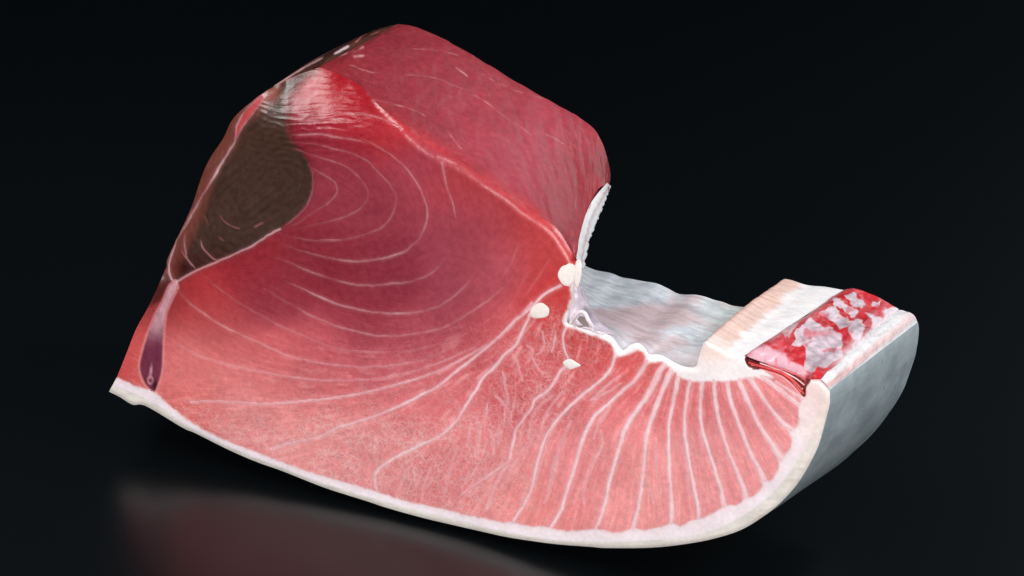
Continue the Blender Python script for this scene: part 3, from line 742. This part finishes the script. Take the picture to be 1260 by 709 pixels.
for pts, wd, br in [  # pale tissue lines, plus highlights and glints painted into the colour
    ([(430, 80), (460, 89.5), (503, 92), (537, 97), (568, 109)], 1.2, .20), ([(580, 116), (594, 123), (623, 145), (654, 166)], 1.2, .32), ([(455, 121), (460, 123), (508, 135), (532, 149), (551, 164), (568, 183)], 1.2, .30),
    ([(503, 60), (535, 62), (563, 68)], 1.0, .2), ([(561, 83), (575, 94)], 1.4, .4), ([(594, 92), (628, 109), (671, 122)], 1.0, .3), ([(664, 161), (690, 175), (712, 189)], 1.0, .4),
    ([(709, 160), (709, 200), (708, 270)], 1.0, .15), ([(418, 68), (430, 64), (446, 58)], 3, .5), ([(420, 62), (432, 56)], 2.5, .5), ([(436, 70), (446, 69)], 3, .6)]:
    P = resample(pts, 2); P = P + np.stack([fbm(P[:, 0], P[:, 1], 9, 2, 5), fbm(P[:, 0], P[:, 1], 9, 2, 6)], 1) * 1.0
    d = dist_line(x, y, P, far=12)
    c += (lin((226, 178, 186)) - c) * (smooth(wd, 0.2, d) * br * np.clip(0.5 + 1.6 * fbm(x, y, 9, 2, 8), 0, 1.4))[:, None]
c = c * np.array([1.04, 0.88, 0.82])
add_sheet("loin_top_cut", G, FLESH, c, 0.5 + 0.2 * gtop, 0.0, 0.05, flip=False)
top_back = G[:, -1].copy()

# outer left side with the dark strip
LF = [(134, 482)] + LEFT + CORNER[1:]
LFp = rs(LF, 4)
def offset_back(P, w, du=0.0, dv=0.0):
    a = at(P[:, 0], P[:, 1], depth_at(P[:, 0], P[:, 1])); b = a.copy(); b[:, 1] = w; b[:, 0] += du; b[:, 2] += dv; return a, b
LB = [(246, 408), (250, 400), (262, 372), (276, 345), (292, 315), (310, 270), (314, 260), (330, 225), (343, 196), (356, 160), (366, 138), (382, 112), (394, 92), (410, 72), (452, 42), (459, 38.5), (465, 36.5), (477, 32.5), (489, 30)]
def left_shape(s, t):
    return (0.0012 * fbm(s * 300, t * 80, 30, 3, 301) * smooth(0, .08, t) + 0.002 * np.sin(np.pi * t)) * smooth(1, .94, s)
G, x, y, s, t = loft(LF, LB, fd, D, 200, 70, left_shape)
c = lin((84, 48, 40)) * (1 + 0.35 * fbm(x, y, 12, 3, 305))[:, None]
c += (lin((190, 70, 70)) - c) * (smooth(0.25, 0.05, s))[:, None]
c *= (1 + 0.5 * fbm(x * .5 + y * .3, y + .55 * x, 5, 3, 306))[:, None]
for pts, wd_, cc_ in [([(338, 106), (352, 97), (375, 83), (396, 71.5)], 2.2, (214, 168, 166)), ([(412, 66), (428, 57)], 3.0, (226, 196, 200)), ([(438, 52), (446, 44), (450, 42)], 1.4, (190, 110, 100)), ([(456, 43), (466, 39)], 1.5, (150, 84, 70)), ([(482, 36), (489, 32)], 2.0, (220, 170, 175))]:
    P = resample(pts, 1.5); d = dist_line(x, y, P, far=10)
    c += (lin(cc_) - c) * (smooth(wd_, 0.3, d + 1.2 * np.abs(fbm(x, y, 6, 2, 309))))[:, None]
add_sheet("left_side", G, FLESH, c, None, 0.8, 0, flip=True)
left_back = G[:, -1].copy()

# spine side of the loin: white plate with a frayed edge
n = 70
tt = np.linspace(0, 1, n)
Lp = resample([(709, 318), (711, 306), (714, 285), (724, 256), (734, 240), (747, 225)], 1.0); Lp = Lp[np.linspace(0, len(Lp) - 1, n).astype(int)]
Rp = resample([(716, 332), (720, 314), (726, 290), (736, 263), (745, 240), (750, 229)], 1.0); Rp = Rp[np.linspace(0, len(Rp) - 1, n).astype(int)]
Rp = Rp + np.stack([1.8 + 2.0 * fbm(tt * 100, tt * 0, 13, 3, 71) + 1.3 * vnoise(tt * 100, tt * 0 + 3, 2.6 + 0 * tt, 74) + 0.6 * rng.uniform(-1, 1, n), 0.5 * rng.uniform(-1, 1, n)], 1)

cols, vv = [], []
K = 9
for k in range(K):
    f = k / (K - 1); Q = Lp * (1 - f) + Rp * f
    vv.append(at(Q[:, 0], Q[:, 1], spine_depth(Lp[:, 1]) + 0.0004 + 0.013 * f - 0.0018 * math.sin(math.pi * f)))
    sh = lin((250, 242, 236)) + (lin((246, 248, 250)) - lin((250, 242, 236))) * f
    pin = np.exp(-((f - 0.62 - 0.1 * vnoise(tt * 30, tt * 0, 4, 73)) / 0.10) ** 2)
    cols.append(sh[None] + (lin((190, 110, 112)) - sh)[None] * (pin * 0.55)[:, None])
vv.append(at(Rp[:, 0] - 4, Rp[:, 1] + 2, spine_depth(Lp[:, 1]) + 0.018)); cols.append(np.repeat(lin((190, 190, 195))[None], n, 0))
G = np.stack(vv, 1); c = np.stack(cols, 1).reshape(-1, 3)
add_sheet("spine_plate", G, FAT, c, 0.5 + 0.3 * rng.uniform(-1, 1, len(c)), flip=True)

spine_edge = (Rp.copy(), spine_depth(Lp[:, 1]) + 0.0132)
# belly cavity lining
MF = [(709, 330), (706, 350), (703, 370), (698, 390), (700, 399), (712, 401), (725, 404.5), (741, 409.5), (754, 416.5), (762, 427.5), (767, 431.5), (775, 425.5), (785, 422.5), (794, 429.5), (799, 436.5), (813, 437.5), (828, 445.5), (842, 451.5), (857, 451), (872, 424)]
MB = [(706, 318), (712, 322), (720, 326.5), (732.6, 332), (751.7, 336), (764.5, 341), (778, 343.5), (791.6, 346), (807.5, 348.7), (820, 354), (833, 360.6), (843, 362), (855, 362), (867, 364.5), (879, 368.6), (890, 371.5), (900, 375.4), (910, 377), (921, 378.5), (950, 384)]
def mem_shape(s, t):
    e = -0.003 * np.sin(np.pi * t) ** 0.8
    e += 0.0016 * fbm(s * 26 + t * 10, t * 42 - s * 12, 14, 3, 401) * np.sin(np.pi * np.clip(t, 0, 1)) ** 0.5
    e += 0.0008 * fbm(s * 22, t * 110 + s * 14, 9, 3, 402) * smooth(0, .15, t)
    return e
G, x, y, s, t = loft(MF, MB, lambda a, b: front_depth(a, b) + 0.0008, D, 170, 110, mem_shape, relax=500)
st = fbm(x * 0.28 + 0.1 * y, y - 0.16 * x, 5.0, 3, 405); bl = fbm(x * .6, y * 1.4 - 0.3 * x, 24, 3, 406)
c = lin((214, 217, 222)) + (lin((236, 240, 242)) - lin((214, 217, 222))) * smooth(-0.5, 0.6, st)[:, None]
pk = smooth(-0.1, 0.6, bl + 0.7 * np.exp(-(((x - 785) / 55) ** 2 + ((y - 388) / 18) ** 2)) - 0.35 * smooth(370, 340, y) + 0.5 * np.exp(-(((x - 835) / 30) ** 2 + ((y - 428) / 16) ** 2)))
c += (lin((222, 182, 182)) - c) * (0.7 * pk)[:, None]
c += (lin((196, 200, 190)) - c) * (0.5 * smooth(850, 900, x))[:, None]
c += (lin((232, 218, 222)) - c) * (0.85 * smooth(0.30, 0.0, t + 0.10 * bl))[:, None]
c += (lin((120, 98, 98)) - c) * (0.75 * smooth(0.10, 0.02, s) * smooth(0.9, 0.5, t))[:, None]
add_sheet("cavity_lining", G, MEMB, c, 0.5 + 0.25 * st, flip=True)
mem_back = G[:, -1].copy()
# wall of the loin between the spine plate and the lining
A_ = at(spine_edge[0][:, 0] - 1, spine_edge[0][:, 1], spine_edge[1])
B_ = np.stack([np.interp(np.linspace(0, 1.0, len(Lp)), np.linspace(0, 1, G.shape[1]), G[0, :, k_]) for k_ in range(3)], 1)
ff = np.linspace(0, 1, 24)[None, :, None]
Gw = A_[:, None] * (1 - ff) + B_[:, None] * ff
cw = lin((170, 60, 66)) * (1 + 0.3 * fbm(np.repeat(np.arange(len(Lp)), 24) * 1.0, np.tile(np.arange(24), len(Lp)) * 3.0, 14, 3, 409))[:, None]
add_sheet("spine_wall", Gw, FLESH, cw)
# folds of the lining beside the spine
Lp = resample([(706, 350), (705, 366), (701, 384), (703, 398), (716, 404), (736, 411)], 1); Rp = resample([(716, 350), (722, 364), (727, 380), (735, 392), (745, 402), (760, 412)], 1)
n = 60; Lp = Lp[np.linspace(0, len(Lp) - 1, n).astype(int)]; Rp = Rp[np.linspace(0, len(Rp) - 1, n).astype(int)]
vv, cols = [], []
for k in range(12):
    f = k / 11; Q = Lp * (1 - f) + Rp * f
    vv.append(at(Q[:, 0], Q[:, 1], 0.0015 + 0.006 * f - 0.002 * math.sin(math.pi * f * 2.0) - 0.0012 * np.abs(vnoise(np.linspace(0, 30, n), np.full(n, f * 4), 4, 81))))
    cols.append(np.repeat((lin((226, 205, 214)) + (lin((188, 180, 190)) - lin((226, 205, 214))) * f)[None], n, 0) * (1 + 0.14 * vnoise(np.linspace(0, 40, n), np.full(n, f * 9.0), 3, 82))[:, None])
add_sheet("lining_fold", np.stack(vv, 1), MEMB, np.stack(cols, 1).reshape(-1, 3), flip=True)
def tube(name, pts, wpts, rad, colour, mat):
    P = resample(pts, 1.2); n = len(P); wd = np.interp(np.linspace(0, 1, n), np.linspace(0, 1, len(wpts)), wpts)
    rad = np.interp(np.linspace(0, 1, n), np.linspace(0, 1, len(rad)), rad) * PXM
    C = at(P[:, 0], P[:, 1], wd); T = np.gradient(C, axis=0); T /= np.linalg.norm(T, axis=1)[:, None]
    a = np.cross(T, np.array([0, 1.0, 0])); a /= np.linalg.norm(a, axis=1)[:, None]; b = np.cross(T, a)
    th_ = np.linspace(0, 2 * math.pi, 13)
    G = C[:, None] + rad[:, None, None] * (np.cos(th_)[None, :, None] * a[:, None] + np.sin(th_)[None, :, None] * b[:, None])
    add_sheet(name, G, mat, np.repeat(lin(colour)[None], n * 13, 0) * (1 + 0.1 * vnoise(np.repeat(np.arange(n), 13) * 1.0, np.tile(np.arange(13), n) * 1.0, 4, 9))[:, None])
tube("lining_fold", [(702, 398), (708, 389), (714, 384), (720, 386), (724, 394), (730, 403)], [-0.0005, -0.001, -0.001, -0.001, 0], [2.2, 2.6, 2.4, 2.6, 2.0], (226, 212, 216), MEMB)
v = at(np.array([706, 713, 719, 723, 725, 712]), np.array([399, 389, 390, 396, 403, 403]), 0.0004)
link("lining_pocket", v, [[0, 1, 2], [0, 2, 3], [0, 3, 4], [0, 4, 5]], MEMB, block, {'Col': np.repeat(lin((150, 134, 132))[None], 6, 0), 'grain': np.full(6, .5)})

# belly flap: pink wall and white fat on its top
HF = [(857, 452), (862, 434), (868, 420.5), (880, 425.5), (897, 433.5), (908, 436), (916, 438)]
HB = [(935, 390), (950, 362), (962, 345.5), (972, 344), (993, 350.5), (1015, 353), (1038, 357)]
def flap_shape(s, t):
    return smooth(1, .92, s) * 0.0004 * fbm(s * 40, t * 160, 14, 3, 501) * smooth(0, .06, t) + 0.0016 * np.sin(np.pi * t) * np.exp(-((s - .33) / .15) ** 2) + 0.00025 * vnoise(s * 14 + t * 30, t * 200, 3, 502) * np.exp(-((s - .4) / .25) ** 2) * smooth(0, .06, t)
G, x, y, s, t = loft(HF, HB, lambda a, b: front_depth(a, b) + 0.0006, D, 130, 120, flap_shape)
pb = 0.63 + 0.04 * fbm(t * 100, s * 0, 14, 3, 505) + 0.03 * vnoise(t * 300, s * 0, 6, 506)
kp = smooth(pb + 0.05, pb - 0.05, s)
c = lin((244, 236, 234)) + (lin((230, 192, 178)) - lin((244, 236, 234))) * kp[:, None]
c += (lin((232, 184, 178)) - c) * (kp * smooth(.5, .3, s) * .6)[:, None]
c += (lin((238, 220, 212)) - c) * (0.8 * smooth(0.14, 0.04, t) * kp)[:, None]
sts = vnoise(t * 300 + s * 30, s * 25, 4.5, 507)
c *= (1 + 0.045 * sts)[:, None]
add_sheet("belly_flap", G, FAT, c, 0.5 + 0.25 * sts, flip=True)
flap_back = G[:, -1].copy()

# torn red meat on top of the belly wall
QF = [(916, 437.5), (930, 443), (951, 450.5), (965, 456.5), (977, 461.5), (995, 466.5), (1007, 467), (1012, 470)]
QB = [(1038, 356.5), (1047, 357.5), (1056, 359), (1064, 361.5), (1072, 364.5), (1087, 371), (1098, 378), (1105, 382)]
def red_shape(s, t):
    e = 0.0040 * np.sin(np.pi * np.clip(s, 0, 1)) ** 0.8 * (smooth(0, 0.12, t) * 0.75 + 0.25 * smooth(0, .6, t)) * (1 - 0.6 * smooth(0.2, 0.9, t))
    return e + 0.0016 * fbm(s * 60, t * 120, 16, 3, 601) * smooth(0, .08, t)
G, x, y, s, t = loft(QF, QB, lambda a, b: front_depth(a, b) - 0.001, D, 150, 190, red_shape)
red = lin((192, 40, 48))
c = red * (1 + 0.25 * fbm(x, y, 9, 3, 605))[:, None]
c += (lin((214, 128, 136)) - c) * (0.35 * smooth(0.1, 0.6, fbm(x * .5 + .4 * y, y - .6 * x, 5, 3, 619)))[:, None]
jx = x + 5.0 * fbm(x, y, 9, 4, 606); jy = y + 5.0 * fbm(x, y, 9, 4, 607)
pat = np.zeros(len(x))
for poly in [
    [(977, 424), (979, 411), (984, 403), (998, 393), (1012, 398), (1024, 407), (1035, 412), (1038, 423), (1035, 436), (1027, 443), (1008, 452), (1002, 460), (990, 455), (992, 440), (990, 428)],
    [(1009, 386), (1014, 380), (1027, 380), (1030, 389), (1044, 392), (1048, 397), (1033, 405), (1027, 399), (1016, 391)],
    [(1046, 399), (1052, 392), (1062, 396), (1065, 404), (1062, 420), (1049, 436), (1047, 420)],
    [(1024, 372), (1028, 366), (1040, 373), (1052, 378), (1054, 385), (1049, 387), (1036, 380), (1027, 377)],
    [(1041, 362), (1049, 362), (1062, 370), (1062, 375), (1055, 377), (1046, 370)],
    [(1065, 384), (1075, 386), (1086, 396), (1080, 404), (1068, 420), (1056, 436), (1062, 424), (1072, 408), (1076, 400), (1073, 391)],
    [(1085, 384), (1097, 379), (1108, 386), (1098, 396), (1090, 402)],
    [(1072, 369), (1084, 374), (1082, 377), (1071, 373)],
    [(962, 407), (980, 396), (976, 408), (966, 414)]]:
    pat = np.maximum(pat, smooth(-1.0 - 1.4 * np.abs(fbm(x, y, 15, 2, 620)), 0.8, sdist(jx, jy, np.array(poly, float), 30)))
stl = fbm((x * .8 + y * .7) * 0.35, (y - .75 * x), 5, 4, 611)
lil = lin((206, 184, 192)) * (1 + 0.22 * fbm(x, y, 12, 3, 610) + 0.28 * stl)[:, None]
lil += (lin((200, 84, 92)) - lil) * (0.75 * smooth(0.12, 0.5, fbm(x + 40, y, 11, 3, 612)))[:, None]
lil = lil + (lin((190, 98, 108)) - lil) * (np.exp(-(((x - 1012) / 14) ** 2 + ((y - 410) / 4.5) ** 2)) * 0.8)[:, None]
edge = pat * (1 - pat) * 4
c += (lil - c) * pat[:, None]; c += (lin((236, 212, 208)) - c) * (edge * 0.6 * smooth(-.2, .4, fbm(x, y, 14, 2, 613)))[:, None]
fold = smooth(-3, 3, sdist(jx, jy, np.array([(920, 437), (923, 428), (940, 424), (953, 430), (966, 436), (974, 446), (986, 452), (996, 462), (990, 466), (975, 461), (950, 450), (930, 443)], float), 30))
c += (lin((226, 178, 188)) - c) * (fold * 0.85)[:, None]
c += (lin((216, 96, 104)) - c) * (fold * smooth(0.2, .8, vnoise(x * 1.0, y * .3, 4, 615)) * 0.7)[:, None]
lb_ = np.exp(-(s / (0.10 + 0.05 * fbm(x, y, 18, 2, 622))) ** 2) * smooth(0.12, .3, t)
c += (lin((206, 150, 156)) - c) * np.clip(0.7 * lb_, 0, 1)[:, None]
wb_ = np.exp(-((1 - s) / (0.13 + 0.07 * fbm(x, y, 16, 2, 621))) ** 2) * smooth(0.05, .3, t)
c += (lin((232, 210, 212)) - c) * np.clip(wb_ * 1.2, 0, 1)[:, None]
kh = pat * 0.55 + fold * 0.3
add_sheet("torn_muscle", G + 0, FLESH, c, 0.5 + 0.35 * pat + 0.1 * fbm(x, y, 5, 2, 616), 0.45, 0, flip=True, label="torn red meat with greyish membrane patches on the belly edge")
red_back = G[:, -1].copy()
# strands inside the tear
for k, (pts, cc_, w) in enumerate([([(921, 446), (940, 452), (962, 459), (982, 474), (989, 485)], (196, 60, 60), 3.2), ([(924, 449), (945, 453), (968, 463), (986, 483)], (222, 110, 100), 2.2),
                                 ([(935, 447), (958, 455), (978, 465), (990, 474)], (232, 190, 190), 1.6), ([(945, 449), (965, 455), (984, 463), (991, 468)], (196, 90, 95), 2.2), ([(960, 459), (975, 468), (988, 479)], (236, 205, 205), 1.3)]):
    tube("muscle_strand", pts, [0.003, 0.0035, 0.003 + 0.0005 * k, 0.002], [w * .4, w * .6, w * .6, w * .4], cc_, FLESH)

# fat beside the skin on the top of the belly edge
EF = [(1007, 466), (1011, 468), (1015, 472), (1018, 476), (1021, 480)]
EB = [(1103, 381), (1109, 383.5), (1117, 387), (1124, 390.5), (1129, 397)]
def edge_shape(s, t): return smooth(1, .85, s) * 0.0008 * fbm(s * 40, t * 160, 12, 3, 701) * smooth(0, .1, t) + 0.0014 * np.sin(np.pi * s) * smooth(0, .1, t)
G, x, y, s, t = loft(EF, EB, lambda a, b: front_depth(a, b) - 0.0004, D, 60, 130, edge_shape)
c = np.repeat(lin((228, 222, 222))[None], len(x), 0)
pkk = np.exp(-((s - 0.72 + 0.05 * vnoise(t * 100, t * 0, 12, 705)) / 0.17) ** 2)
c += (lin((234, 168, 160)) - c) * (pkk * (0.75 - 0.35 * t))[:, None]
c += (lin((240, 236, 234)) - c) * (smooth(0.9, 0.97, s))[:, None]
c *= (1 + 0.05 * vnoise(t * 200, s * 20, 3, 706))[:, None]
add_sheet("fat_edge", G, FAT, c, 0.5 + 0.2 * vnoise(t * 240, s * 10, 3, 707), flip=True)
fat_back = G[:, -1].copy()

# the skin
P = rs(SKINR, 3.0)
wf = front_depth(P[:, 0], P[:, 1])
A3 = at(P[:, 0], P[:, 1], wf)
nt_ = 50; t = np.linspace(0, 1, nt_)
ns_ = len(P)
back = A3.copy(); back[:, 1] = D + (ORIGIN - BASE) @ WX
k = np.interp(np.arange(ns_) / (ns_ - 1), [0, .04, .25, .4, 1], [1, 1, 1, 1, 1])
key = [((1021, 480), (1129.5, 397)), ((1021, 497), (1130, 416)), ((1017, 513), (1127, 437)), ((1009, 543), (1118, 464)), ((1001, 562), (1109, 484)), ((985, 590), (1094, 507)), ((967, 612), (1075, 532)), ((947, 630), (1052, 554)), ((914, 651), (1021, 579))]
key.append(((150, 490), None)); key.append(((134, 482), (246, 408)))
ki = [int(np.argmin(np.hypot(P[:, 0] - f[0], P[:, 1] - f[1]))) for f, _ in key]
kd_ = np.array([at(np.array(float(q[0])), np.array(float(q[1])), D) - back[i] if q else np.zeros(3) for i, (_, q) in zip(ki, key)])
kd_[:, 1] = 0
back = back + np.stack([np.interp(np.arange(ns_), ki[:9] + [ki[8] + 20] + ki[9:], np.r_[kd_[:9, c_], 0, kd_[9:, c_]]) for c_ in range(3)], 1)
G = A3[:, None] * (1 - t)[None, :, None] + back[:, None] * t[None, :, None]
Sg, Tg = np.meshgrid(np.arange(ns_) / (ns_ - 1), t, indexing='ij')
bul = smooth(0, 0.03, Sg) * (0.0003 * np.sin(np.pi * Tg) + 0.0005 * fbm(Sg * 400, Tg * 60, 26, 3, 801) * smooth(0, .1, Tg))
gs = np.gradient(G, axis=0); gt = np.gradient(G, axis=1); nn = np.cross(gs, gt); nn /= np.linalg.norm(nn, axis=2)[..., None] + 1e-12
mid = G.reshape(-1, 3).mean(0) + np.array([0, 0, 0.05])
if ((nn[ns_ // 3, nt_ // 2] * (G[ns_ // 3, nt_ // 2] - mid)).sum()) < 0: nn = -nn
G = G + nn * bul[..., None]
wz = G @ R3.T + BASE; wz[..., 2] = np.maximum(wz[..., 2], 0.0006 * Tg); G = (wz - BASE) @ R3     # the underside lies flat on the table
o = link("skin", G.reshape(-1, 3), grid_faces(ns_, nt_, True), SKIN, block)
skin_back = G[:, -1].copy()

# rear cut, closing the block
loop = np.vstack([left_back[:-1], top_back[:-1], mem_back[1:-1], flap_back[1:-1], red_back[1:-1], fat_back[1:-1], skin_back])
loop2 = loop.copy()
bm = bmesh.new()
vs_ = [bm.verts.new(q) for q in loop2]
es = [bm.edges.new((vs_[i], vs_[(i + 1) % len(vs_)])) for i in range(len(vs_))]
bmesh.ops.triangle_fill(bm, use_beauty=True, edges=es)
me = bpy.data.meshes.new("rear_cut"); bm.to_mesh(me); bm.free()
a = me.attributes.new('Col', 'FLOAT_COLOR', 'POINT')
a.data.foreach_set('color', np.tile(np.r_[lin((175, 62, 72)), 1], len(me.vertices)).astype(np.float32))
me.materials.append(FLESH)
o = bpy.data.objects.new("rear_cut", me); scene.collection.objects.link(o); o.parent = block
